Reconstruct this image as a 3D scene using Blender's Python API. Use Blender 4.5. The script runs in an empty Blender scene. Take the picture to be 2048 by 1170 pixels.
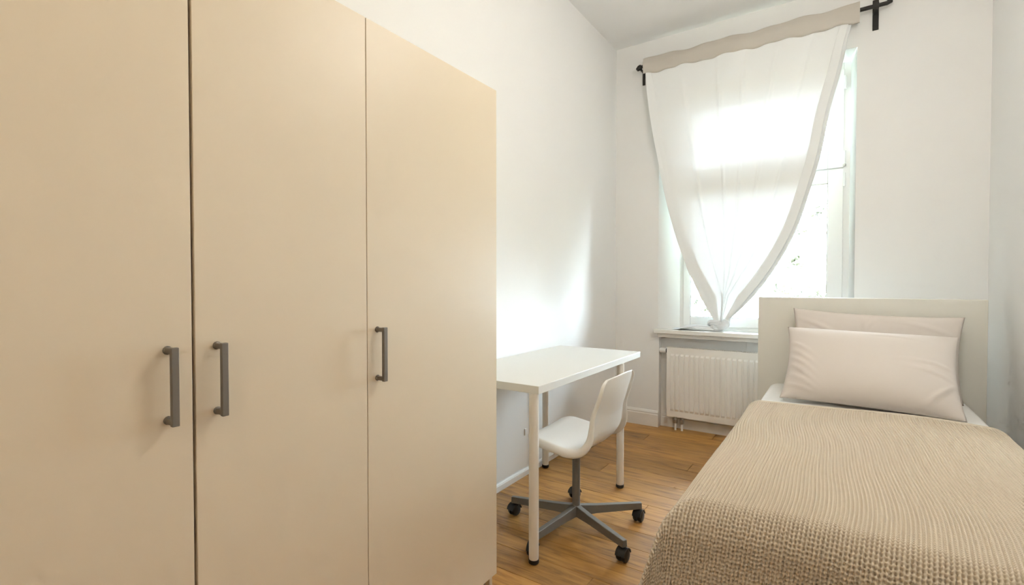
import bpy, bmesh, math, random
import numpy as np
from mathutils import Vector, Matrix

random.seed(7)
RNG = np.random.default_rng(7)
SC = bpy.context.scene
COL = SC.collection

# ------------------------------------------------------------------ camera
H_CAM = 1.15
cam_d = bpy.data.cameras.new('camera')
cam_d.sensor_width = 36.0
cam_d.lens = 36.0 * 977.0 / 2048.0
cam_d.clip_start = 0.02
cam = bpy.data.objects.new('camera', cam_d)
cam.location = (0, 0, H_CAM)
cam.rotation_euler = (math.radians(90 - 1.06), 0, math.radians(33.88))
COL.objects.link(cam)
SC.camera = cam

# ------------------------------------------------------------------ world, lights, exposure
SKY = 80.0
FILL_LAMP = 35.5  # added globe over the bed, out of view, fills the room
FILL_LAMP_REAR = 14.5  # added warm globe behind the viewer, lifts wardrobe and blanket front
w = bpy.data.worlds.new('overcast_sky')
SC.world = w
w.use_nodes = True
bg = w.node_tree.nodes['Background']
bg.inputs['Color'].default_value = (0.76, 0.91, 1.06, 1)
bg.inputs['Strength'].default_value = SKY

pl = bpy.data.lights.new('window_portal', 'AREA')
pl.shape = 'RECTANGLE'
pl.size, pl.size_y = 1.25, 1.95
pl.cycles.is_portal = True
po = bpy.data.objects.new('window_portal', pl)
po.location = (-0.53, 4.16, 1.74)
po.rotation_euler = (math.radians(-90), 0, 0)
COL.objects.link(po)

vs = SC.view_settings
vs.view_transform = 'Standard'
vs.look = 'None'
vs.exposure = 0.0
vs.gamma = 1.0
vs.use_curve_mapping = False
SC.cycles.use_denoising = True
SC.cycles.max_bounces = 7
SC.cycles.diffuse_bounces = 5
SC.cycles.glossy_bounces = 3
SC.cycles.transmission_bounces = 4
SC.cycles.transparent_max_bounces = 10
SC.cycles.sample_clamp_indirect = 5.0
SC.cycles.use_adaptive_sampling = True
SC.cycles.adaptive_threshold = .15
SC.cycles.adaptive_min_samples = 12
SC.cycles.caustics_reflective = False
SC.cycles.caustics_refractive = False

# ------------------------------------------------------------------ materials
def lin(c):
    return tuple((v / 12.92 if v <= .04045 else ((v + .055) / 1.055) ** 2.4) for v in c)


def mat(name, color, rough=.5, metal=0.0, noise=0.0, nscale=8.0, bump=0.0, bscale=200.0, spec=None, sheen=0.0, coords='Object'):
    m = bpy.data.materials.new(name)
    m.use_nodes = True
    nt = m.node_tree
    b = nt.nodes['Principled BSDF']
    b.inputs['Base Color'].default_value = (*color, 1)
    b.inputs['Roughness'].default_value = rough
    b.inputs['Metallic'].default_value = metal
    if spec is not None:
        b.inputs['Specular IOR Level'].default_value = spec
    if sheen:
        b.inputs['Sheen Weight'].default_value = sheen
        b.inputs['Sheen Roughness'].default_value = .45
    tc = nt.nodes.new('ShaderNodeTexCoord')
    n = nt.nodes.new('ShaderNodeTexNoise')
    n.inputs['Scale'].default_value = nscale
    n.inputs['Detail'].default_value = 3
    nt.links.new(tc.outputs[coords], n.inputs['Vector'])
    r = nt.nodes.new('ShaderNodeMixRGB')
    k = 1 - max(noise, .01)
    r.inputs[1].default_value = (*[c * k for c in color], 1)
    r.inputs[2].default_value = (*[min(1, c * (2 - k)) for c in color], 1)
    nt.links.new(n.outputs['Fac'], r.inputs[0])
    nt.links.new(r.outputs[0], b.inputs['Base Color'])
    if bump:
        n2 = nt.nodes.new('ShaderNodeTexNoise')
        n2.inputs['Scale'].default_value = bscale
        n2.inputs['Detail'].default_value = 4
        nt.links.new(tc.outputs[coords], n2.inputs['Vector'])
        bp = nt.nodes.new('ShaderNodeBump')
        bp.inputs['Strength'].default_value = bump
        bp.inputs['Distance'].default_value = .002
        nt.links.new(n2.outputs['Fac'], bp.inputs['Height'])
        nt.links.new(bp.outputs[0], b.inputs['Normal'])
    return m


def wood_floor():
    m = bpy.data.materials.new('oak_floor')
    m.use_nodes = True
    nt = m.node_tree
    N, L = nt.nodes.new, nt.links.new
    b = nt.nodes['Principled BSDF']
    b.inputs['Roughness'].default_value = .42
    tc = N('ShaderNodeTexCoord')
    oi = N('ShaderNodeObjectInfo')
    add = N('ShaderNodeVectorMath'); add.operation = 'ADD'
    mul = N('ShaderNodeVectorMath'); mul.operation = 'SCALE'
    mul.inputs['Scale'].default_value = 37.0
    cmb = N('ShaderNodeCombineXYZ')
    for i in range(3):
        L(oi.outputs['Random'], cmb.inputs[i])
    L(cmb.outputs[0], mul.inputs[0])
    L(tc.outputs['Object'], add.inputs[0]); L(mul.outputs[0], add.inputs[1])
    mp = N('ShaderNodeMapping')
    mp.inputs['Scale'].default_value = (2.2, 22.0, 6.0)
    L(add.outputs[0], mp.inputs['Vector'])
    n = N('ShaderNodeTexNoise')
    n.inputs['Scale'].default_value = 1.6; n.inputs['Detail'].default_value = 6
    n.inputs['Roughness'].default_value = .6; n.inputs['Distortion'].default_value = 1.1
    L(mp.outputs[0], n.inputs['Vector'])
    cr = N('ShaderNodeValToRGB')
    e = cr.color_ramp.elements
    e[0].position = .28; e[0].color = (.19, .085, .026, 1)
    e[1].position = .74; e[1].color = (.54, .29, .078, 1)
    e2 = e.new(.48); e2.color = (.40, .197, .048, 1)
    L(n.outputs['Fac'], cr.inputs[0])
    hs = N('ShaderNodeHueSaturation')
    mr = N('ShaderNodeMapRange')
    mr.inputs['To Min'].default_value = .78; mr.inputs['To Max'].default_value = 1.18
    L(oi.outputs['Random'], mr.inputs['Value'])
    L(mr.outputs[0], hs.inputs['Value'])
    L(cr.outputs[0], hs.inputs['Color'])
    L(hs.outputs[0], b.inputs['Base Color'])
    bp = N('ShaderNodeBump'); bp.inputs['Strength'].default_value = .12; bp.inputs['Distance'].default_value = .002
    L(n.outputs['Fac'], bp.inputs['Height']); L(bp.outputs[0], b.inputs['Normal'])
    return m


def sheer(name, transp, transl, col=(.9, .89, .86)):
    m = bpy.data.materials.new(name)
    m.use_nodes = True
    nt = m.node_tree
    N, L = nt.nodes.new, nt.links.new
    nt.nodes.remove(nt.nodes['Principled BSDF'])
    out = nt.nodes['Material Output']
    d = N('ShaderNodeBsdfDiffuse'); d.inputs[0].default_value = (*col, 1)
    t = N('ShaderNodeBsdfTranslucent'); t.inputs[0].default_value = (*col, 1)
    p = N('ShaderNodeBsdfTransparent'); p.inputs[0].default_value = (.98, .98, .98, 1)
    m1 = N('ShaderNodeMixShader'); m1.inputs[0].default_value = transl
    L(d.outputs[0], m1.inputs[1]); L(t.outputs[0], m1.inputs[2])
    m2 = N('ShaderNodeMixShader')
    tc = N('ShaderNodeTexCoord'); n = N('ShaderNodeTexNoise')
    n.inputs['Scale'].default_value = 260
    L(tc.outputs['Object'], n.inputs['Vector'])
    mr = N('ShaderNodeMapRange')
    mr.inputs['To Min'].default_value = transp * .7; mr.inputs['To Max'].default_value = transp * 1.3
    L(n.outputs['Fac'], mr.inputs['Value']); L(mr.outputs[0], m2.inputs[0])
    L(m1.outputs[0], m2.inputs[1]); L(p.outputs[0], m2.inputs[2])
    L(m2.outputs[0], out.inputs['Surface'])
    return m


def pane_glass():
    m = bpy.data.materials.new('window_glass')
    m.use_nodes = True
    nt = m.node_tree
    N, L = nt.nodes.new, nt.links.new
    nt.nodes.remove(nt.nodes['Principled BSDF'])
    out = nt.nodes['Material Output']
    p = N('ShaderNodeBsdfTransparent'); p.inputs[0].default_value = (.96, .98, .97, 1)
    g = N('ShaderNodeBsdfGlossy'); g.inputs['Roughness'].default_value = .02
    f = N('ShaderNodeFresnel'); f.inputs[0].default_value = 1.45
    mx = N('ShaderNodeMixShader')
    L(f.outputs[0], mx.inputs[0]); L(p.outputs[0], mx.inputs[1]); L(g.outputs[0], mx.inputs[2])
    L(mx.outputs[0], out.inputs['Surface'])
    return m


def emit(name, col, s):
    m = bpy.data.materials.new(name)
    m.use_nodes = True
    b = m.node_tree.nodes['Principled BSDF']
    b.inputs['Base Color'].default_value = (.9, .88, .84, 1)
    b.inputs['Emission Color'].default_value = (*col, 1)
    b.inputs['Emission Strength'].default_value = s
    return m


M = dict(
    wall=mat('white_plaster', (.885, .880, .866), .9, noise=.012, nscale=3, bump=.08, bscale=90, coords='Object'),
    ceil=mat('ceiling_paint', (.895, .892, .88), .95, noise=.012, nscale=3, bump=.05),
    trim=mat('white_gloss_paint', (.84, .82, .78), .35, noise=.01),
    pvc=mat('white_plastic_frame', (.88, .88, .87), .3, noise=.01),
    wardrobe=mat('cream_laminate', (.72, .62, .475), .42, noise=.02, nscale=2.5),
    wardrobe_in=mat('wardrobe_inside', (.10, .085, .06), .9, noise=.05),
    handle=mat('brushed_grey_metal', (.20, .18, .155), .42, metal=.55, noise=.05, nscale=60),
    desk=mat('white_desk_foil', (.76, .745, .70), .4, noise=.01),
    leg=mat('white_powder_coat', (.80, .76, .69), .35, noise=.01),
    rubber=mat('black_rubber', (.012, .012, .012), .5, noise=.1),
    seat=mat('white_polypropylene', (.83, .81, .77), .38, noise=.01, bump=.05, bscale=600),
    chair_metal=mat('grey_powder_coat', (.19, .18, .165), .5, metal=.2, noise=.06, nscale=60),
    caster=mat('black_caster_plastic', (.012, .012, .013), .35, noise=.1),
    radiator=mat('radiator_enamel', (.90, .87, .82), .3, noise=.01),
    iron=mat('black_iron', (.018, .016, .013), .55, noise=.2, nscale=50),
    bed=mat('cream_bed_foil', (.78, .76, .69), .45, noise=.01),
    sheet=mat('white_cotton_sheet', (.82, .805, .77), 1.0, spec=0.0, noise=.015, nscale=12, bump=.1, bscale=500),
    pillow=mat('pale_pillowcase', (.685, .615, .56), 1.0, spec=0.0, noise=.012, nscale=9, bump=.12, bscale=500),
    blanket=mat('beige_honeycomb_knit', (.635, .55, .435), 1.0, spec=0.0, noise=.05, nscale=160),
    curtain=sheer('sheer_cotton', .0028, .018, (.905, .925, .925)),
    hem=sheer('sheer_cotton_doubled', .004, .02, (.60, .56, .50)),
    knot=sheer('sheer_cotton_bunched', .0015, .006, (.80, .82, .84)),
    glass=pane_glass(),
    steel=mat('zinc_fitting', (.45, .42, .38), .4, metal=.7, noise=.05),
    floor=wood_floor(),
    subfloor=mat('floor_screed', (.16, .10, .05), .9, noise=.1),
    leaf=mat('leaf_green', (.034, .034, .016), .7, noise=.25, nscale=6),
    bark=mat('pale_bark', (.02, .017, .012), .9, noise=.2, nscale=10),
    lawn=mat('dry_lawn', (.30, .29, .16), .95, noise=.2, nscale=.6),
    lamp=emit('fill_globe_opal', (1.0, .962, .895), FILL_LAMP),
    fill_rear=emit('fill_globe_warm', (1.0, .80, .56), FILL_LAMP_REAR),
)

# ------------------------------------------------------------------ builders
def place(o, parent):
    COL.objects.link(o)
    if parent is not None:
        o.parent = parent
    return o


def origin_of(parent):
    v = Vector((0, 0, 0))
    while parent is not None:
        v += parent.location
        parent = parent.parent
    return v


def empty(name, loc, label=None, cat=None, group=None, kind=None):
    o = bpy.data.objects.new(name, None)
    o.empty_display_size = .05
    o.location = loc
    COL.objects.link(o)
    return tag(o, label, cat, group, kind)


def tag(o, label=None, cat=None, group=None, kind=None):
    if label: o['label'] = label
    if cat: o['category'] = cat
    if group: o['group'] = group
    if kind: o['kind'] = kind
    return o


class MB:
    """collects world-space geometry, then links it as ONE mesh object"""
    def __init__(self):
        self.v, self.f = [], []

    def add(self, vs_, fs_):
        n = len(self.v)
        self.v += [tuple(p) for p in vs_]
        self.f += [tuple(i + n for i in q) for q in fs_]
        return self

    def box(self, x0, x1, y0, y1, z0, z1):
        return self.hexa([(x0, y0), (x1, y0), (x1, y1), (x0, y1)], z0, z1)

    def hexa(self, poly, z0, z1):
        """vertical prism over a counter-clockwise polygon in xy"""
        n = len(poly)
        vs_ = [(x, y, z0) for x, y in poly] + [(x, y, z1) for x, y in poly]
        fs_ = [tuple(range(n - 1, -1, -1)), tuple(range(n, 2 * n))]
        fs_ += [(i, (i + 1) % n, n + (i + 1) % n, n + i) for i in range(n)]
        return self.add(vs_, fs_)

    def tube(self, pts, r, seg=14, cap=True):
        pts = [Vector(p) for p in pts]
        rs = r if isinstance(r, (list, tuple)) else [r] * len(pts)
        rings, ref = [], None
        for i, p in enumerate(pts):
            d = (pts[min(i + 1, len(pts) - 1)] - pts[max(i - 1, 0)]).normalized()
            if ref is None:
                ref = Vector((0, 0, 1)) if abs(d.z) < .9 else Vector((1, 0, 0))
            a = d.cross(ref).normalized()
            b2 = a.cross(d).normalized()
            ref = b2
            rings.append([p + (a * math.cos(t) + b2 * math.sin(t)) * rs[i] for t in [2 * math.pi * k / seg for k in range(seg)]])
        vs_ = [q for ring in rings for q in ring]
        fs_ = []
        for i in range(len(pts) - 1):
            for k in range(seg):
                a, b2 = i * seg + k, i * seg + (k + 1) % seg
                fs_.append((a, a + seg, b2 + seg, b2))
        if cap:
            fs_.append(tuple(range(seg)))
            fs_.append(tuple(range((len(pts) - 1) * seg + seg - 1, (len(pts) - 1) * seg - 1, -1)))
        return self.add(vs_, fs_)

    def lathe(self, c, prof, axis='z', seg=20):
        """prof: (radius, height) list around an axis through c"""
        vs_, fs_ = [], []
        for r, h in prof:
            for k in range(seg):
                t = 2 * math.pi * k / seg
                u, v = r * math.cos(t), r * math.sin(t)
                q = {'z': (u, v, h), 'x': (h, u, v), 'y': (u, h, v)}[axis]
                vs_.append((c[0] + q[0], c[1] + q[1], c[2] + q[2]))
        n = len(prof)
        for i in range(n - 1):
            for k in range(seg):
                a, b2 = i * seg + k, i * seg + (k + 1) % seg
                fs_.append((a, b2, b2 + seg, a + seg))
        fs_.append(tuple(range(seg - 1, -1, -1)))
        fs_.append(tuple(range((n - 1) * seg, n * seg)))
        return self.add(vs_, fs_)

    def rot(self, c, ang):
        """turn everything so far about the vertical through c"""
        ca, sa = math.cos(ang), math.sin(ang)
        self.v = [(c[0] + (x - c[0]) * ca - (y - c[1]) * sa, c[1] + (x - c[0]) * sa + (y - c[1]) * ca, z) for x, y, z in self.v]
        return self

    def build(self, name, m, parent=None, bevel=0.0, bseg=2, smooth=False, sub=0, solid=0.0, base=None):
        off = origin_of(parent) if parent is not None else Vector(base or (0, 0, 0))
        me = bpy.data.meshes.new(name)
        me.from_pydata([(x - off.x, y - off.y, z - off.z) for x, y, z in self.v], [], self.f)
        me.update()
        bm = bmesh.new(); bm.from_mesh(me)
        bmesh.ops.recalc_face_normals(bm, faces=bm.faces)
        bm.to_mesh(me); bm.free()
        me.materials.append(m)
        o = bpy.data.objects.new(name, me)
        if parent is None:
            o.location = off
        place(o, parent)
        if smooth or bevel:
            me.polygons.foreach_set('use_smooth', [True] * len(me.polygons))
            try:
                me.set_sharp_from_angle(angle=math.radians(38))
            except Exception:
                pass
        if solid:
            s = o.modifiers.new('thickness', 'SOLIDIFY'); s.thickness = solid; s.offset = 0
        if bevel:
            bv = o.modifiers.new('bevel', 'BEVEL'); bv.width = bevel; bv.segments = bseg
            bv.limit_method = 'ANGLE'; bv.angle_limit = math.radians(38); bv.harden_normals = True
        if sub:
            s = o.modifiers.new('smooth', 'SUBSURF'); s.levels = sub; s.render_levels = sub
        return o


def grid_obj(name, P, m, parent, wrap_u=False, solid=0.0, sub=0, base=None):
    """P: array (nv, nu, 3) in world space -> smooth mesh"""
    nv, nu, _ = P.shape
    off = np.array(origin_of(parent) if parent is not None else Vector(base or (0, 0, 0)))
    idx = np.arange(nv * nu).reshape(nv, nu)
    if wrap_u:
        nxt = np.roll(idx, -1, axis=1)
        q = np.stack([idx[:-1], nxt[:-1], nxt[1:], idx[1:]], -1).reshape(-1, 4)
    else:
        q = np.stack([idx[:-1, :-1], idx[:-1, 1:], idx[1:, 1:], idx[1:, :-1]], -1).reshape(-1, 4)
    me = bpy.data.meshes.new(name)
    me.vertices.add(nv * nu)
    me.vertices.foreach_set('co', (P.reshape(-1, 3) - off).astype(np.float32).ravel())
    me.loops.add(q.size)
    me.loops.foreach_set('vertex_index', q.astype(np.int32).ravel())
    me.polygons.add(len(q))
    me.polygons.foreach_set('loop_start', np.arange(0, q.size, 4, dtype=np.int32))
    me.polygons.foreach_set('use_smooth', np.ones(len(q), dtype=bool))
    me.update(calc_edges=True)
    me.validate()
    me.materials.append(m)
    o = bpy.data.objects.new(name, me)
    if parent is None:
        o.location = tuple(off)
    place(o, parent)
    if solid:
        s = o.modifiers.new('thickness', 'SOLIDIFY'); s.thickness = solid; s.offset = 0
    if sub:
        s = o.modifiers.new('smooth', 'SUBSURF'); s.levels = sub; s.render_levels = sub
    return o


def interp(x, xs, ys):
    """smooth (Catmull-Rom like) interpolation of a table"""
    xs, ys = np.array(xs, float), np.array(ys, float)
    t = np.gradient(ys, xs)
    i = np.clip(np.searchsorted(xs, x) - 1, 0, len(xs) - 2)
    h = xs[i + 1] - xs[i]
    s = np.clip((x - xs[i]) / h, 0, 1)
    return ((1 + 2 * s) * (1 - s) ** 2 * ys[i] + s * (1 - s) ** 2 * h * t[i] + s * s * (3 - 2 * s) * ys[i + 1] + s * s * (s - 1) * h * t[i + 1])


# ------------------------------------------------------------------ the room
XL, XR, YW, YB, ZC = -1.565, .713, 3.894, -1.75, 3.09
T = .30                                     # wall thickness

floor = MB().box(XL - .1, XR + .1, YB - .1, YW + .1, -.12, -.022).build('floor', M['subfloor'])
tag(floor, kind='structure', label='oak plank floor of the narrow room', cat='floor')
# boards run across the room (along x); they are pieces of the floor
PW = .147
row, y = 0, YW + .055
while y > YB:
    y0 = max(y - PW, YB)
    cut = XL + [.82, 1.55, .35, 1.15, 1.9][row % 5] + random.uniform(-.08, .08)
    for a, b_ in ((XL, cut), (cut, XR)):
        me_o = MB().box(a + .0006, b_ - .0006, y0 + .0006, y - .0006, -.020, 0.0)
        ob = me_o.build('plank', M['floor'], floor, bevel=.0012, bseg=1)
    y -= PW
    row += 1

tag(MB().box(XL - T, XL, YB - .1, YW + T, -.02, ZC).build('wall_left', M['wall']), 'plain white left wall behind desk and wardrobe', 'wall', kind='structure')
tag(MB().box(XR, XR + T, YB - .1, YW + T, -.02, ZC).build('wall_right', M['wall']), 'plain white right wall beside the bed', 'wall', kind='structure')
tag(MB().box(XL, XR, YB - T, YB, -.02, ZC).build('wall_front', M['wall']), 'plain white wall behind the viewer', 'wall', kind='structure')
tag(MB().box(XL - T, XR + T, YB - T, YW + T, ZC, ZC + .2).build('ceiling', M['ceil']), 'plain white ceiling', 'ceiling', kind='structure')

# window wall: piers with splayed reveals, lintel, shallow radiator niche
OXL, OXR, IXL, IXR = -1.206, .077, -1.082, .048         # opening at the room side / at the frame
ZS, ZT, ZTI = .765, 2.68, 2.655
YF = 4.055                                               # room side of the window frame
YO = YW + T
NB = 3.957                                               # niche back
wb = MB()
wb.hexa([(XL, YW), (OXL, YW), (IXL, YF), (IXL, YO), (XL, YO)], ZS, ZT)
wb.hexa([(OXR, YW), (XR, YW), (XR, YO), (IXR, YO), (IXR, YF)], ZS, ZT)
wb.box(XL, XR, YW, YO, ZT, ZC)
wb.box(XL, OXL + .008, YW, YO, -.02, ZS)
wb.box(OXR, XR, YW, YO, -.02, ZS)
wb.box(OXL + .008, OXR, NB, YO, -.02, ZS)
wall_back = wb.build('wall_back', M['wall'])
tag(wall_back, 'white window wall with deep splayed window recess', 'wall', kind='structure')

# baseboards with a moulded top
def base_profile(h, d):
    return [(0, 0), (d, 0), (d, h * .74), (d * .72, h * .80), (d * .80, h * .86), (d * .45, h * .96), (d * .2, h), (0, h)]


def baseboard(name, p0, p1, nrm, h, d, label):
    mb = MB()
    prof = base_profile(h, d)
    vs_ = []
    for px, py in (p0, p1):
        vs_ += [(px + nrm[0] * u, py + nrm[1] * u, z) for u, z in prof]
    n = len(prof)
    fs_ = [tuple(range(n)), tuple(range(2 * n - 1, n - 1, -1))] + [(i, n + i, n + (i + 1) % n, (i + 1) % n) for i in range(n)]
    mb.add(vs_, fs_)
    o = mb.build(name, M['trim'])
    return tag(o, label, 'baseboard', kind='structure')


baseboard('baseboard_back', (XL, YW), (OXL + .008, YW), (0, -1), .128, .018, 'moulded white baseboard left of the radiator')
baseboard('baseboard_niche', (OXL + .008, NB), (OXR, NB), (0, -1), .10, .014, 'low white baseboard inside the radiator niche')
baseboard('baseboard_left', (XL, 1.49), (XL, YW - .018), (1, 0), .042, .016, 'low white baseboard under the desk')
baseboard('baseboard_right', (XR, YB), (XR, YW), (-1, 0), .10, .014, 'white baseboard along the right wall behind the bed')

# ------------------------------------------------------------------ window
win = empty('window_1', ((IXL + IXR) / 2, YF, .80), 'white two-sash window with hinges at right and handle at left', 'window', kind='structure')
fx0, fx1, fz0, fz1 = IXL - .004, IXR + .004, .785, 2.665
fr = MB()
fr.box(fx0, -1.040, YF + .012, YF + .075, fz0, fz1)
fr.box(.008, fx1, YF + .012, YF + .075, fz0, fz1)
fr.box(-1.040, .008, YF + .012, YF + .075, fz0, .822)
fr.box(-1.040, .008, YF + .012, YF + .075, 2.605, fz1)
fr.box(-1.040, .008, YF + .012, YF + .075, 1.925, 1.955)
fr.build('frame', M['pvc'], win, bevel=.003)


def sash(x0, x1, z0, z1, b0, b1, bz0, bz1):
    s = MB()
    ya, yb = YF - .004, YF + .055
    s.box(x0, x0 + b0, ya, yb, z0, z1); s.box(x1 - b1, x1, ya, yb, z0, z1)
    s.box(x0 + b0, x1 - b1, ya, yb, z0, z0 + bz0); s.box(x0 + b0, x1 - b1, ya, yb, z1 - bz1, z1)
    so = s.build('sash', M['pvc'], win, bevel=.004)
    MB().box(x0 + b0 - .006, x1 - b1 + .006, YF + .024, YF + .030, z0 + bz0 - .006, z1 - bz1 + .006).build('pane', M['glass'], so)
    g = MB()
    xa, xb, za, zb = x0 + b0, x1 - b1, z0 + bz0, z1 - bz1
    k = .004
    g.box(xa, xa + k, YF + .004, YF + .023, za, zb); g.box(xb - k, xb, YF + .004, YF + .023, za, zb)
    g.box(xa, xb, YF + .004, YF + .023, za, za + k); g.box(xa, xb, YF + .004, YF + .023, zb - k, zb)
    g.build('glazing_seal', M['steel'], so)
    return so


s_low = sash(-1.052, .012, .812, 1.937, .056, .090, .072, .092)
s_up = sash(-1.052, .012, 1.946, 2.615, .056, .090, .098, .092)
for zz, so in ((.93, s_low), (1.86, s_low), (2.01, s_up), (2.52, s_up)):
    hg = MB().tube([(.017, YF - .012, zz - .045), (.017, YF - .012, zz + .045)], .008, 10)
    hg.build('hinge', M['pvc'], so, smooth=True)
MB().tube([(.017, YF - .012, 1.952), (.017, YF - .012, 1.964)], .010, 10).build('hinge_cap', M['steel'], s_up, smooth=True)
hd = MB()
hd.box(-1.043, -1.013, YF - .014, YF - .004, 1.285, 1.355)
hd.tube([(-1.028, YF - .010, 1.335), (-1.028, YF - .045, 1.335), (-1.022, YF - .050, 1.325), (-.985, YF - .050, 1.215)], [.009, .009, .010, .008], 10)
hd.build('handle', M['pvc'], s_low, smooth=True)
# inner sill board, sitting on the niche and running out over the radiator
sl = MB().hexa([(-1.222, 3.822), (.092, 3.822), (.092, YW), (OXR, YW), (IXR, YF + .02), (IXL, YF + .02), (OXL, YW), (-1.222, YW)], .757, .789)
sl.build('window_sill', M['trim'], win, bevel=.005)
MB().box(-1.196, .07, 3.852, NB, .728, .757).build('sill_batten', M['trim'], win, bevel=.002)

# ------------------------------------------------------------------ outside
tag(MB().box(-40, 40, YO + .5, 70, -4.2, -4.0).build('ground', M['lawn']), 'pale garden ground outside the window', 'ground', kind='structure')


def leaf_mesh(rng, centers, n, size):
    mb = MB()
    for cx, cy_, cz, r in centers:
        for _ in range(n):
            d = Vector(rng.normal(size=3)); d = d.normalized() * r * rng.uniform(.2, 1)
            p = Vector((cx, cy_, cz)) + d
            a = Vector(rng.normal(size=3)).normalized()
            b_ = a.cross(Vector(rng.normal(size=3))).normalized()
            s = size * rng.uniform(.6, 1.2)
            mid = a.cross(b_) * s * .12
            mb.add([p - a * s, p - a * s * .2 + b_ * s * .42 + mid, p + a * s, p - a * s * .2 - b_ * s * .42 + mid], [(0, 1, 2), (0, 2, 3)])
    return mb


def branch_tree(name, base, top, stems, clusters, n, size, label):
    t = empty(name, base, label, 'tree')
    tr = MB()
    tr.tube([base, (base[0] + .1, base[1], base[2] * .5 + top[2] * .5), top], [.11, .08, .04], 8)
    for a, b_ in stems:
        tr.tube([a, ((a[0] + b_[0]) / 2, (a[1] + b_[1]) / 2, (a[2] + b_[2]) / 2 + .08), b_], [.03, .02, .008], 6)
    tr.build('trunk', M['bark'], t, smooth=True)
    leaf_mesh(RNG, clusters, n, size).build('foliage', M['leaf'], t)['kind'] = 'stuff'
    return t


def at(px, py, Yv):
    """world point at depth plane y=Yv for a pixel of the 2048x1170 frame (used only to plan positions)"""
    yaw, p = math.radians(33.88), math.radians(-1.06)
    fwd = Vector((-math.sin(yaw) * math.cos(p), math.cos(yaw) * math.cos(p), math.sin(p)))
    rt = Vector((math.cos(yaw), math.sin(yaw), 0)); up = rt.cross(fwd)
    d = fwd + rt * ((px - 1024) / 977) - up * ((py - 585) / 977)
    return Vector((0, 0, H_CAM)) + d * (Yv / d.y)


Yt = 9.5
cl = [(*at(1632, 425, Yt), .22), (*at(1600, 462, Yt), .10), (*at(1590, 525, Yt), .13), (*at(1560, 575, Yt), .26), (*at(1602, 590, Yt), .22), (*at(1640, 590, Yt), .2)]
b0 = at(1660, 600, Yt)
branch_tree('garden_tree', (b0.x + .5, Yt, -4.0), (b0.x + .3, Yt, 1.2), [((b0.x + .33, Yt, .2), cl[3][:3]), ((b0.x + .3, Yt, 1.0), cl[0][:3])], cl, 40, .085,
            'sparse sunlit tree outside, right of the curtain')
cl = [(*at(1392, 600, Yt), .2), (*at(1415, 622, Yt), .18), (*at(1470, 560, Yt), .3)]
b0 = at(1430, 600, Yt)
branch_tree('garden_tree', (b0.x, Yt, -4.0), (b0.x + .1, Yt, .5), [((b0.x, Yt, 0), cl[0][:3]), ((b0.x + .05, Yt, .3), cl[2][:3])], cl, 30, .085,
            'sparse sunlit tree outside, left of the curtain knot')

# ------------------------------------------------------------------ wardrobe
XD = -1.061                                  # front of the doors
WT = 1.862
wy0, wy1 = .012, 1.477
wd = empty('wardrobe', ((XL + XD) / 2, (wy0 + wy1) / 2, 0), 'tall cream three-door wardrobe with grey bar handles', 'wardrobe')
bx0, bx1 = XL + .004, XD - .020
body = MB()
body.box(bx0, bx1, wy1 - .018, wy1 - .001, 0, WT - .018)       # right side panel, down to the floor
body.box(bx0, bx1, wy0 + .001, wy0 + .018, 0, WT - .018)
body.box(bx0, bx1, wy0 + .001, wy1 - .001, WT - .018, WT - .001)
body.box(bx0, bx1 - .004, wy0 + .018, wy1 - .018, .062, .080)
body.box(bx0, bx0 + .006, wy0 + .018, wy1 - .018, .080, WT - .018)
body.box(bx0 + .006, bx1 - .004, .869, .887, .080, WT - .018)
body.box(bx1 - .045, bx1 - .028, wy0 + .018, wy1 - .018, 0, .062)   # recessed plinth
body.build('body', M['wardrobe'], wd, bevel=.001, bseg=1)


def door(y0, y1, hy, ang=0.0):
    mb = MB().box(XD - .018, XD, y0, y1, .060, WT)
    d = mb.build('door', M['wardrobe'], wd, bevel=.0015)
    h = MB()
    xb = XD + .030
    h.box(xb - .005, xb + .005, hy - .0065, hy + .0065, .882, 1.030)
    for z in (.889, 1.023):
        h.box(XD - .001, xb, hy - .0055, hy + .0055, z - .0055, z + .0055)
        h.lathe((XD - .001, hy, z), [(.0085, 0), (.0085, .003), (.006, .006)], 'x', 12)
    h.build('handle', M['handle'], d, bevel=.0015)
    return d


door(wy0, .4470, .404)
door(.4525, .8765, .493)
door(.8785, wy1, .912)
rail = MB().box(bx1 - .30, bx1 - .27, wy0 + .018, .869, 1.70, 1.715)
rail.build('clothes_rail', M['wardrobe_in'], wd)

# ------------------------------------------------------------------ flush panel under the desk
pn = empty('wall_panel', (XL, 2.2, .05), 'pale flush panel with small catch on the wall under the desk', 'panel')
MB().box(XL, XL + .005, 1.60, 2.50, .052, .640).build('panel_board', M['trim'], pn, bevel=.001)
MB().box(XL + .004, XL + .010, 2.455, 2.475, .240, .280).build('catch', M['trim'], pn, bevel=.003)

# ------------------------------------------------------------------ desk
DX0, DX1, DY0, DY1, DZ = -1.560, -1.005, 1.690, 2.900, .735
dk = empty('desk', ((DX0 + DX1) / 2, (DY0 + DY1) / 2, 0), 'white desk with thick top and four round metal legs', 'desk')
MB().box(DX0, DX1, DY0, DY1, DZ - .034, DZ).build('tabletop', M['desk'], dk, bevel=.0025)
for lx, ly in ((-1.035, 1.702), (-1.020, 2.612), (-1.515, 1.735), (-1.520, 2.640)):
    lg = MB().lathe((lx, ly, 0), [(.0195, .018), (.0205, .034), (.0205, DZ - .034)], 'z', 24).build('leg', M['leg'], dk, smooth=True)
    MB().lathe((lx, ly, 0), [(.018, 0), (.0218, .004), (.0218, .018), (.019, .0185)], 'z', 24).build('foot', M['rubber'], lg, smooth=True)

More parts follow.
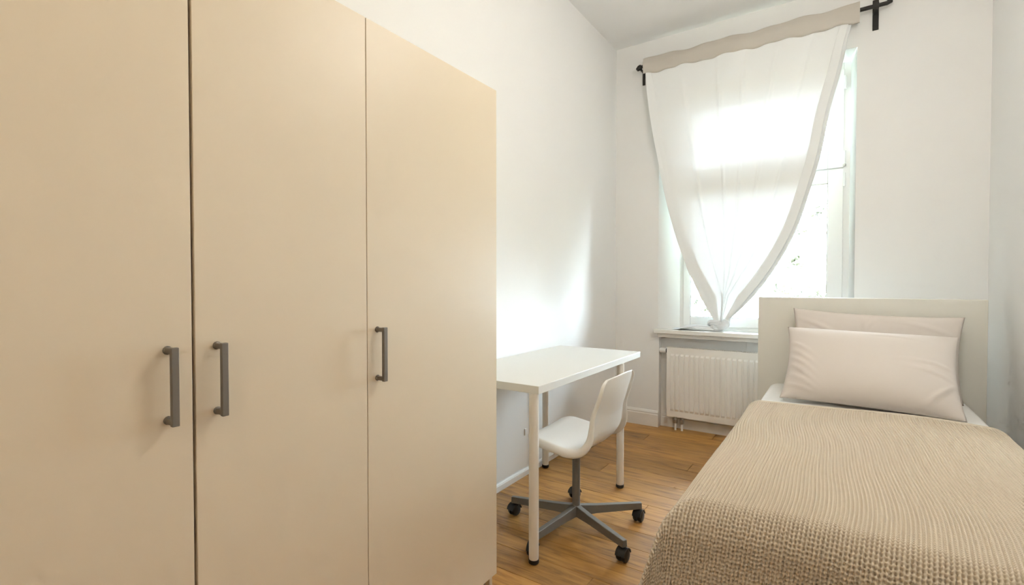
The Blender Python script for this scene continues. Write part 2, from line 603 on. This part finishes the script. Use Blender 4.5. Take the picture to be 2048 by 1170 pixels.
# ------------------------------------------------------------------ swivel chair
CX, CY = -1.02, 2.06
ch = empty('swivel_chair', (CX, CY, 0), 'white moulded swivel chair on grey five-spoke base at the desk', 'chair')
prof = np.array([(-1.182, .442), (-1.172, .462), (-1.135, .474), (-1.08, .468), (-1.01, .456), (-.945, .447), (-.897, .460), (-.869, .496), (-.860, .545), (-.853, .598), (-.835, .650), (-.815, .705), (-.803, .740), (-.797, .752)])
d = np.r_[0, np.cumsum(np.hypot(*np.diff(prof, axis=0).T))]
S = np.linspace(0, d[-1], 46)
px_, pz_ = interp(S, d, prof[:, 0]), interp(S, d, prof[:, 1])
tx, tz = np.gradient(px_), np.gradient(pz_)
ln = np.hypot(tx, tz); nx, nz = -tz / ln, tx / ln           # points to the sitter
W0 = interp(S, [0, .12, .30, .42, .55, d[-1]], [.190, .200, .195, .178, .170, .178])
def corner(dist, r):
    dd = np.clip(dist, 0, r)
    return r - np.sqrt(np.maximum(r * r - (r - dd) ** 2, 0))
Wd = W0 - corner(S + .006, .11) - corner(d[-1] - S + .006, .06)
Tt = np.linspace(-1, 1, 27)
P = np.zeros((46, 27 + 4, 3))
dish = interp(S, [0, .05, .15, .28, .40, .50, d[-1]], [.0, .010, .020, .020, .036, .038, .028])
for j, t in enumerate(Tt):
    curve = dish * (1 - abs(t) ** 2.3)
    P[:, j + 2, 0] = px_ - nx * curve
    P[:, j + 2, 1] = 2.032 + t * Wd
    P[:, j + 2, 2] = pz_ - nz * curve + .026 * (1 - t * t) * np.clip((S - d[-1] + .14) / .14, 0, 1)   # crowned top edge
fl = interp(S, [0, .06, .2, .35, .45, .6, d[-1]], [.012, .030, .034, .034, .024, .014, .010])
for side, e0, e1, je, sg in ((0, 1, 0, 2, -1), (1, 28 + 1, 30, 28, 1)):
    for q, (k, o_) in enumerate(((e0, .45), (e1, 1.0))):
        P[:, k, 0] = P[:, je, 0] - nx * fl * o_
        P[:, k, 1] = P[:, je, 1] + sg * (.006 if o_ < .9 else .004)
        P[:, k, 2] = P[:, je, 2] - nz * fl * o_
grid_obj('seat_shell', P, M['seat'], ch, solid=.007, sub=1)
# under-seat plate, gas column, tilt lever
MB().box(CX - .10, CX + .09, CY - .085, CY + .085, .401, .423).rot((CX, CY), 0).build('seat_plate', M['chair_metal'], ch, bevel=.004)
MB().lathe((CX, CY, 0), [(.024, .062), (.024, .088), (.0185, .094), (.0185, .400), (.028, .402)], 'z', 20).build('column', M['chair_metal'], ch, smooth=True)
MB().tube([(CX + .03, CY + .05, .395), (CX + .04, CY + .13, .385), (CX + .045, CY + .165, .372)], [.006, .006, .009], 10).build('height_lever', M['caster'], ch, smooth=True)
for k in range(5):
    a = math.radians(-26.3 + 72 * k)
    R_ = .318
    arm = MB()
    # tapered bar, deeper at the column
    sec = [(.012, .016, .062, .112), (.10, .0155, .066, .104), (R_ + .012, .0135, .062, .092)]
    vs_, fs_ = [], []
    for r, hw, z0, z1 in sec:
        vs_ += [(CX + r, CY - hw, z0), (CX + r, CY + hw, z0), (CX + r, CY + hw * .8, z1), (CX + r, CY - hw * .8, z1)]
    for i in range(2):
        for q in range(4):
            fs_.append((i * 4 + q, i * 4 + (q + 1) % 4, i * 4 + 4 + (q + 1) % 4, i * 4 + 4 + q))
    fs_ += [(3, 2, 1, 0), (8, 9, 10, 11)]
    arm.add(vs_, fs_)
    arm.rot((CX, CY), a).build('base_arm', M['chair_metal'], ch, bevel=.003)
    cs = empty('caster', (0, 0, 0)); cs.parent = ch
    wx, wy = CX + R_ * math.cos(a), CY + R_ * math.sin(a)
    cs.location = (wx - CX, wy - CY, 0)
    sw = a + [1.9, .7, 2.3, 1.2, .4][k]
    for side in (-1, 1):
        wm = MB().lathe((wx, wy, .027), [(.012, side * .004), (.026, side * .005), (.027, side * .012), (.024, side * .020), (.012, side * .0235)], 'y', 22)
        wm.rot((wx, wy), sw).build('wheel', M['caster'], cs, smooth=True)
    hood = MB()
    n = 9
    vs_, fs_ = [], []
    for q in range(n):
        t = math.radians(10 + 160 * q / (n - 1))
        for rr in (.0285, .0325):
            for yy in (-.021, .021):
                vs_.append((wx + rr * math.cos(t), wy + yy, .027 + rr * math.sin(t)))
    for q in range(n - 1):
        i = q * 4
        for c4 in ((0, 1, 5, 4), (2, 6, 7, 3), (0, 4, 6, 2), (1, 3, 7, 5)):
            fs_.append(tuple(i + u for u in c4))
    fs_ += [(0, 2, 3, 1), (n * 4 - 4, n * 4 - 3, n * 4 - 1, n * 4 - 2)]
    hood.add(vs_, fs_)
    hood.rot((wx, wy), sw).build('hood', M['caster'], cs, smooth=True)
    MB().lathe((wx, wy, 0), [(.008, .056), (.008, .064)], 'z', 10).build('stem', M['caster'], cs)

# ------------------------------------------------------------------ radiator
RX0, RX1, RZ0, RZ1, RY = -1.128, -.10, .105, .650, 3.862
rd = empty('radiator', ((RX0 + RX1) / 2, RY + .04, RZ0), 'white ribbed panel radiator under the window sill', 'radiator')
pitch = .0375
xs = []
nr = int((RX1 - RX0 - .05) / pitch)
prof_x = [(RX0, 0), (RX0 + .020, 0)]
for i in range(nr):
    c = RX0 + .042 + i * pitch
    prof_x += [(c - .0145, 0), (c - .010, -.009), (c + .010, -.009), (c + .0145, 0)]
prof_x += [(RX1, 0)]
rows = [(RZ0, 0), (RZ0 + .045, 0), (RZ0 + .062, 1), (RZ1 - .066, 1), (RZ1 - .052, 0), (RZ1, 0)]
P = np.zeros((len(rows), len(prof_x), 3))
for i, (z, k) in enumerate(rows):
    for j, (x, q) in enumerate(prof_x):
        P[i, j] = (x, RY + .009 + q * k, z)
pf = grid_obj('front_panel', P, M['radiator'], rd)
pf.data.polygons.foreach_set('use_smooth', [False] * len(pf.data.polygons))
sd = pf.modifiers.new('thickness', 'SOLIDIFY'); sd.thickness = .002; sd.offset = 0
MB().box(RX0 - .002, RX0 + .001, RY + .008, NB - .026, RZ0 + .004, RZ1).build('side_cover', M['radiator'], rd, bevel=.001, bseg=1)
MB().box(RX1 - .001, RX1 + .002, RY + .008, NB - .026, RZ0 + .004, RZ1).build('side_cover', M['radiator'], rd, bevel=.001, bseg=1)
MB().box(RX0 + .004, RX1 - .004, NB - .036, NB - .028, RZ0, RZ1 - .004).build('back_panel', M['radiator'], rd)
tg = MB()
x = RX0 + .01
while x < RX1 - .02:
    tg.box(x, x + .006, RY + .012, NB - .028, RZ1 - .004, RZ1 - .001); x += .014
tg.box(RX0, RX1, RY + .010, RY + .016, RZ1 - .004, RZ1 - .0005); tg.box(RX0, RX1, NB - .034, NB - .028, RZ1 - .004, RZ1 - .0005)
tg.build('top_grille', M['radiator'], rd)
tv = MB().lathe((RX0 - .064, RY + .035, .618), [(.014, 0), (.0195, .004), (.0195, .042), (.016, .052)], 'x', 18).build('thermostat_valve', M['pvc'], rd, smooth=True)
MB().lathe((RX0 - .0115, RY + .035, .618), [(.018, 0), (.018, .0095)], 'x', 18).build('collar', M['rubber'], tv, smooth=True)
for xx in (-1.062, -1.012):
    pp = MB().lathe((xx, RY + .022, 0), [(.0085, 0.0), (.0085, .055)], 'z', 12).build('pipe', M['pvc'], rd, smooth=True)
    MB().lathe((xx, RY + .022, 0), [(.013, .055), (.015, .058), (.015, .085), (.011, .088), (.011, .106)], 'z', 12).build('pipe_fitting', M['steel'], pp, smooth=True)
MB().box(RX0 + .25, RX0 + .29, NB - .029, NB - .001, .2, .6).build('wall_bracket', M['steel'], rd)

# ------------------------------------------------------------------ curtain rod
RYY, RZA, RZB = 3.806, 2.862, 2.874
ro = empty('curtain_rod', (-.55, RYY, 2.868), 'black iron curtain rod with wall brackets above the window', 'curtain rod')
MB().tube([(-1.328, RYY, RZA), (.225, RYY, RZB)], .0125, 14).build('rod', M['iron'], ro, smooth=True)
MB().tube([(-1.322, RYY, RZA), (-1.340, RYY - .004, RZA - .006), (-1.356, RYY - .008, RZA - .020)], [.015, .020, .013], 12).build('finial', M['iron'], ro, smooth=True)
MB().tube([(.220, RYY, RZB), (.236, RYY, RZB + .004), (.240, RYY, RZB + .05), (.232, RYY, RZB + .085)], [.0135, .0155, .0145, .012], 12).build('finial', M['iron'], ro, smooth=True)
for bxx, zr, wv in ((-1.330, RZA, .010), (.170, RZB, .016)):
    b = MB().box(bxx - wv, bxx + wv, YW - .008, YW - .0005, zr - .115, zr + .075)
    b.box(bxx - wv * .8, bxx + wv * .8, RYY - .014, YW - .006, zr - .020, zr - .0115)
    b.box(bxx - wv * .8, bxx + wv * .8, RYY - .020, RYY - .014, zr - .020, zr + .012)
    b.build('bracket', M['iron'], ro, bevel=.002)

# ------------------------------------------------------------------ curtain, knotted on the sill
cu = empty('curtain', (-.765, 3.925, .79), 'sheer white curtain gathered into a knot on the window sill', 'curtain')
ZTOP, ZKN = 2.905, .850
nu, nv = 230, 170
U, V = np.meshgrid(np.linspace(0, 1, nu), np.linspace(.022, 1, nv))
Zc = ZTOP + (ZKN - ZTOP) * V
v_of = lambda z: (z - ZTOP) / (ZKN - ZTOP)
yv = lambda v: 3.806 + .122 * v ** 1.5
ed_l = [(1290, 128), (1294, 180), (1300, 230), (1318, 330), (1340, 430), (1363, 505), (1390, 570), (1410, 610), (1428, 640)]
ed_r = [(1714, 12), (1700, 60), (1682, 140), (1660, 220), (1641, 310), (1620, 380), (1592, 460), (1560, 520), (1500, 600), (1460, 638)]
def edge(tab):
    zs, xs_ = [], []
    for p in tab:
        q = at(*p, 3.85)
        for _ in range(4):
            q = at(*p, float(yv(np.clip(v_of(q.z), 0, 1))))
        zs.append(q.z); xs_.append(q.x)
    o = np.argsort(zs)
    return np.array(zs)[o], np.array(xs_)[o]
zl, xl = edge(ed_l); zr_, xr = edge(ed_r)
xlz = interp(np.clip(Zc, zl[0], zl[-1]), zl, xl)
xrz = interp(np.clip(Zc, zr_[0], zr_[-1]), zr_, xr)
wid = xrz - xlz
# across the cloth: the hem doubles back on itself at both sides (three layers), the middle hangs flat
vv_ = V[:, 0]
w_ = wid[:, 0]
bL = np.minimum(.040 + .100 * vv_ ** .8, .36 * w_) * (1 + .12 * np.sin(7 * vv_))
bR = np.minimum(.060 + .110 * vv_ ** .6 + .015 * np.sin(6 * vv_ + 1), .44 * w_)
pinch = 1 - .45 * vv_ ** 5
key_u = [0, .05, .11, .17, .23, .36, .50, .62, .72, .79, .85, .90, .95, 1.0]
def keyx(i):
    xl_, xr_ = xlz[:, 0], xrz[:, 0]
    wm = (xr_ - bR) - (xl_ + bL)
    return [xl_ + .70 * bL, xl_ + .10 * bL, xl_ + .85 * bL, xl_ + .0 * bL, xl_ + bL, xl_ + bL + .30 * wm, xl_ + bL + .58 * wm, xl_ + bL + .84 * wm,
            xr_ - bR * .82, xr_ - bR * .18, xr_ - bR * .66, xr_ - .03 * bR, xr_ - .52 * bR, xr_][i]
key_y = [.026, .019, .012, -.012, .010, -.002, -.006, .000, .014, -.014, .008, .014, .022, .028]
KX = np.stack([keyx(i) for i in range(14)], -1)
Xc = np.zeros((nv, nu)); Yo = np.zeros((nv, nu))
uu_ = np.linspace(0, 1, nu)
base_y = interp(uu_, key_u, key_y)
for i in range(nv):
    Xc[i] = interp(uu_, key_u, KX[i])
    Yo[i] = base_y * pinch[i] * min(1, .25 + vv_[i] * 5)
fold = .004 * np.sin(2 * np.pi * U * 6 + 3 * V) * (1 - .6 * V)
for u0, a_, s_, dr in ((.31, .010, .006, .02), (.41, .012, .005, .03), (.49, .011, .005, .00), (.57, .010, .006, -.02), (.655, .010, .006, -.03)):
    fold += -a_ * np.exp(-(((U - u0 - dr * V) / s_) ** 2)) * np.clip(V * 5, 0.2, 1)
Yc = yv(V) + Yo + fold * pinch[:, None] * ((U > .2) & (U < .75))
P = np.stack([Xc, Yc, Zc], -1)
grid_obj('sheer_panel', P, M['curtain'], cu)
# casing at the top that the rod runs through
nx_, ns = 150, 18
P = np.zeros((nx_, ns, 3))
for i, t in enumerate(np.linspace(0, 1, nx_)):
    x = -1.306 + t * (.086 + 1.306)
    top = 2.918 + .006 * math.sin(t * 19) + .004 * math.sin(t * 41 + 1) + .012 * t ** 8
    bot = 2.800 + .006 * math.sin(t * 27 + 2) + .004 * math.sin(t * 63)
    for k in range(ns):
        a = 2 * math.pi * k / ns
        ca, sa = math.cos(a), math.sin(a)
        dep = .0185 + .003 * math.sin(t * 70 + 2 * sa)
        zz = (top + bot) / 2 + (top - bot) / 2 * math.copysign(abs(sa) ** .85, sa)
        wd_ = dep * abs(math.cos(a)) ** .6 * (1 if zz < 2.89 else .55)
        P[i, k] = (x, RYY + math.copysign(wd_, ca), zz)
grid_obj('top_casing', P, M['hem'], cu, wrap_u=True)
# knot: a wrapped, grooved lump of cloth
nk, mk = 30, 150
P = np.zeros((mk + 1, nk, 3))
kc = np.array((-.762, 3.925, .8345))
tt = np.linspace(0, 2 * np.pi, mk + 1)
cv = np.stack([  .0205 * (np.sin(tt) + 2 * np.sin(2 * tt)), -.016 * np.sin(3 * tt), .0092 * (np.cos(tt) - 2 * np.cos(2 * tt))], -1)
tg_ = np.gradient(cv, axis=0); tg_[0] = tg_[-1] = cv[1] - cv[-2]
tg_ /= np.linalg.norm(tg_, axis=1, keepdims=True)
for i in range(mk + 1):
    n1 = np.cross(tg_[i], (0, 1, 0)); n1 /= np.linalg.norm(n1)
    n2 = np.cross(n1, tg_[i])
    for j in range(nk):
        a = 2 * math.pi * j / nk
        r_ = .0185 * (1 + .13 * math.cos(5 * a + 2.5 * math.sin(tt[i])) + .07 * math.cos(9 * a - 3 * tt[i]) + .22 * math.sin(tt[i] + 1))
        P[i, j] = kc + cv[i] + r_ * (1.15 * math.cos(a) * n1 + .95 * math.sin(a) * n2)
P[..., 2] = np.maximum(P[..., 2], .7905)
grid_obj('knot', P, M['knot'], cu, wrap_u=True)
# the loose end lies on the sill to the left
ph = 2 * np.pi
tu, tv_ = np.meshgrid(np.linspace(0, 1, 60), np.linspace(0, 1, 40))
tx_ = -.79 - .30 * tu
hw = .028 + .055 * tu ** .8
ty_ = 3.925 + (tv_ - .5) * 2 * hw - .012 * np.sin(tu * 5)
tz_ = .7925 + (.030 * np.sin(np.pi * tv_) ** .7 * (1 - .8 * tu)) + (.014 + .012 * tu) * np.abs(np.sin(ph * tv_ * 2.2 + 2.2 * tu)) * np.sin(np.pi * np.clip(tu * 1.15, 0, 1)) + .002
grid_obj('loose_end', np.stack([tx_, ty_, tz_], -1), M['knot'], cu)

# ------------------------------------------------------------------ bed
BX = .10
HBY = 3.40
bd = empty('bed', (BX, 2.4, 0), 'cream single bed frame with tall plain headboard', 'bed')
MB().box(-.424, .626, HBY, HBY + .045, 0, 1.066).build('headboard', M['bed'], bd, bevel=.003)
MB().box(-.395, -.360, 1.375, HBY, .06, .375).build('side_rail', M['bed'], bd, bevel=.002)
MB().box(.560, .595, 1.375, HBY, .06, .375).build('side_rail', M['bed'], bd, bevel=.002)
MB().box(-.395, .595, 1.335, 1.375, .0, .375).build('footboard', M['bed'], bd, bevel=.002)
for i in range(12):
    yy = 1.46 + i * .158
    MB().box(-.36, .56, yy, yy + .07, .265, .283).build('slat', M['bed'], bd)
MB().box(-.36, .56, 1.375, HBY, .235, .265).build('slat_support', M['bed'], bd)


def rounded_block(x0, x1, y0, y1, z0, z1, r, n=6):
    mb = MB()
    rings = []
    for q in range(n + 1):
        a = math.pi / 2 * q / n
        rings.append((r * (1 - math.cos(a)), z1 - r + r * math.sin(a)))
    levels = [(r * (1 - math.sin(math.pi / 2 * q / n)), z0 + r * (1 - math.cos(math.pi / 2 * q / n))) for q in range(n + 1)] + rings[0:]
    rc = .07
    vs_, fs_ = [], []
    per = None
    for ins, z in levels:
        loop = []
        for cx, cy_, a0 in ((x1 - rc, y1 - rc, 0), (x0 + rc, y1 - rc, 90), (x0 + rc, y0 + rc, 180), (x1 - rc, y0 + rc, 270)):
            for q in range(7):
                a = math.radians(a0 + 15 * q)
                loop.append((cx + (rc - ins * .9) * math.cos(a), cy_ + (rc - ins * .9) * math.sin(a), z))
        per = len(loop)
        vs_ += loop
    for i in range(len(levels) - 1):
        for k in range(per):
            fs_.append((i * per + k, i * per + (k + 1) % per, (i + 1) * per + (k + 1) % per, (i + 1) * per + k))
    fs_ += [tuple(range(per - 1, -1, -1)), tuple(range((len(levels) - 1) * per, len(levels) * per))]
    return mb.add(vs_, fs_)


mt = empty('mattress', (BX, 2.4, .284), 'mattress in a white fitted sheet showing beside the pillows', 'mattress')
rounded_block(-.352, .552, 1.395, 3.392, .284, .545, .045).build('fitted_sheet', M['sheet'], mt, smooth=True)

# knitted blanket: real honeycomb relief on a draped surface
def drape(s, half, r):
    """arc length from the centre -> (outward distance, drop), rounding an edge of radius r"""
    s = np.asarray(s, float)
    flat = half - r
    arc = math.pi / 2 * r
    a = np.clip((s - flat) / r, 0, math.pi / 2)
    out = np.where(s < flat, s, flat + r * np.sin(a))
    drop = r * (1 - np.cos(a)) + np.clip(s - flat - arc, 0, None)
    return out, drop


CELL_A, CELL_B, K = .0093, .0098, 5
la0, la, lb = -.66, .60, 1.72
na, nb = int((la - la0) / CELL_A) * K, int(lb / CELL_B) * K
A_, B_ = np.meshgrid(np.linspace(la0, la, na), np.linspace(0, lb, nb))
outa, da = drape(np.abs(A_), .478, .055)
FARY = 2.752
yflat = FARY - 1.335
outb, db = drape(B_, yflat, .075)
topz = .557 - .010 * (np.abs(A_) / .47) ** 2.5 * (np.abs(A_) < .47) - .010 * (np.abs(A_) >= .47)
topz = topz + .004 * np.sin(7 * A_ + 2.2 * B_) + .003 * np.sin(5 * B_ - 4 * A_ + 1)
drop = (da ** 2.6 + db ** 2.6) ** (1 / 2.6)
sgn = np.sign(A_)
fla = .10 * da + .22 * np.minimum(da, db)
flare_b = .16 * db + .30 * np.minimum(da, db)
wave = db * (.055 * np.sin(A_ * 11 + .8) + .03 * np.sin(A_ * 23 + 2))
Xb = BX + sgn * np.minimum(outa + np.where(sgn > 0, .3, 1.0) * fla, np.where(sgn > 0, .596, 9))
Yb = FARY - outb - flare_b - wave + .012 * np.sin(6 * A_) * np.exp(-B_ / .2) - .05 * (A_ + .3) * np.exp(-B_ / .5) * 0
Zb = topz - np.maximum(drop - .07 * np.minimum(da, db), 0)
Zb = np.maximum(Zb, .05)
# relief along the surface normal
Pm = np.stack([Xb, Yb, Zb], -1)
du = np.gradient(Pm, axis=1); dv = np.gradient(Pm, axis=0)
nrm = np.cross(dv, du); nrm /= np.linalg.norm(nrm, axis=-1, keepdims=True) + 1e-9
nrm *= np.where(nrm[..., 2:3] < -0.2, -1, 1)
ca_ = (A_ + .020 * np.sin(3.6 * B_ + 1.0) + .006 * np.sin(9 * B_ + 5 * A_)) / CELL_A
cb_ = B_ / CELL_B
ia = np.floor(ca_)
fa = ca_ - ia - .5
fb = (cb_ + .16 * np.sin(ia * 2.4) + .05 * np.sin(ia * .7)) % 1 - .5
rr = (fa / .285) ** 2 + (fb / .34) ** 2
hgt = -.0100 / (1 + rr ** 2.6) - .0008 * np.exp(-((fa / .2) ** 2))
edge_d = np.minimum(np.minimum(B_, lb - B_), np.minimum(la - A_, A_ - la0))
rib = .0016 * np.cos(2 * np.pi * np.where(B_ > lb - .04, A_, B_) / .006)
hgt = np.where(edge_d < .034, rib * (edge_d > .006), hgt)
hgt = np.where(B_ < .016, .0, hgt)
Pm = Pm + nrm * (hgt[..., None] + .010)
blk = grid_obj('blanket', Pm, M['blanket'], None, base=(BX, 2.0, .557))
tag(blk, 'beige honeycomb-knit blanket spread over the bed', 'blanket')


def pillow(name, c_bot, c_top, width, thick, skew, wr, label):
    """c_bot / c_top: middle of the lower and the upper edge"""
    cb, ct = np.array(c_bot, float), np.array(c_top, float)
    vdir = ct - cb
    hgt_ = np.linalg.norm(vdir); vdir /= hgt_
    udir = np.array((1.0, 0, skew)); udir /= np.linalg.norm(udir)
    nd = np.cross(udir, vdir); nd /= np.linalg.norm(nd)          # towards the foot of the bed
    n1, n2 = 90, 64
    u, v = np.meshgrid(np.linspace(-1, 1, n1), np.linspace(-1, 1, n2))
    th = thick * ((1 - np.abs(u) ** 3.0) * (1 - np.abs(v) ** 2.4)).clip(0) ** .56
    uu = u * (1 - .06 * (1 - v ** 2) * np.abs(u) ** 3)           # edges pull in between the corners
    vv = v * (1 - .075 * (1 - u ** 2) * np.abs(v) ** 3) 
    wrk = np.zeros_like(u)
    for (u0, v0, ang, ln_, wd_, a_) in wr:
        cu_, cv_ = u - u0, (v - v0) * hgt_ / width
        al = cu_ * math.cos(ang) + cv_ * math.sin(ang)
        ac = -cu_ * math.sin(ang) + cv_ * math.cos(ang) + .25 * al ** 2
        wrk += a_ * np.exp(-(al / ln_) ** 2 - (ac / wd_) ** 2)
    def side(s):
        off = s * th + (wrk * (1 - np.abs(u) ** 12) * (1 - np.abs(v) ** 12) if s < 0 else 0)
        # s<0 is the face towards the viewer
        return (cb + ct) / 2 + uu[..., None] * udir * width / 2 + vv[..., None] * vdir * hgt_ / 2 - (off)[..., None] * nd * -1 * -1
    F, Bk = side(-1.0), side(1.0)
    o = empty(name, tuple(cb), label, 'pillow')
    P_ = np.concatenate([F, Bk[:, ::-1]], axis=1)
    cs_ = grid_obj('pillowcase', P_, M['pillow'], o, wrap_u=True)
    bm = bmesh.new(); bm.from_mesh(cs_.data)
    bmesh.ops.remove_doubles(bm, verts=bm.verts, dist=.0006)
    bmesh.ops.recalc_face_normals(bm, faces=bm.faces)
    bm.to_mesh(cs_.data); bm.free()
    cs_.data.polygons.foreach_set('use_smooth', [True] * len(cs_.data.polygons))
    return o


wr_front = [(-.88, .35, -.6, .22, .022, -.010), (-.86, .12, -.62, .24, .020, -.010), (-.85, -.10, -.62, .26, .022, -.011), (-.84, -.32, -.6, .28, .024, -.012), (-.82, -.55, -.5, .30, .026, -.012),
            (-.80, -.76, -.3, .26, .022, -.009), (.72, .05, -.12, .25, .020, -.007), (.75, -.18, -.25, .24, .020, -.009), (.82, -.5, .7, .25, .025, -.009), (.70, -.72, .9, .25, .025, -.007), (.3, .72, -.08, .30, .018, -.004)]
wr_back = [(-.1, .78, 1.5, .10, .02, -.006), (.0, .8, 1.2, .10, .02, -.006), (-.7, .6, -.4, .3, .03, -.008), (.6, .7, -.3, .3, .03, -.006), (.9, .0, 1.0, .2, .03, -.01)]
pillow('pillow', (.135, 3.225, .560), (.150, 3.325, .992), .755, .058, -.036, wr_back, 'pale pillow standing upright against the headboard, behind the front one')
pillow('pillow', (.105, 2.832, .558), (.118, 3.130, .900), .715, .098, -.022, wr_front, 'pale pillow leaning in front, nearest the blanket')

# ------------------------------------------------------------------ two added fill lamps, unseen above and behind the frame
def fill_pendant(LX, LY, zc, m, label):
    lp = empty('added_fill_lamp', (LX, LY, zc - .155), label, 'lamp', 'added opal globe fill lamps')
    MB().lathe((LX, LY, 0), [(.055, 3.062), (.055, 3.0895)], 'z', 24).build('ceiling_rose', M['trim'], lp, smooth=True)
    MB().tube([(LX, LY, 3.063), (LX, LY, zc + .165)], .004, 8).build('cord', M['trim'], lp, smooth=True)
    MB().lathe((LX, LY, zc), [(.03, .150), (.03, .165), (.012, .175)], 'z', 18).build('cap', M['trim'], lp, smooth=True)
    MB().lathe((LX, LY, zc), [(.155 * math.sin(math.pi * q / 10) + .003, -.155 * math.cos(math.pi * q / 10)) for q in range(11)], 'z', 18).build('globe', m, lp, smooth=True)


fill_pendant(.12, 1.80, 2.50, M['lamp'], 'added round opal fill lamp over the bed, out of view')
fill_pendant(-.10, -.85, 2.50, M['fill_rear'], 'added round warm opal fill lamp behind the viewer')
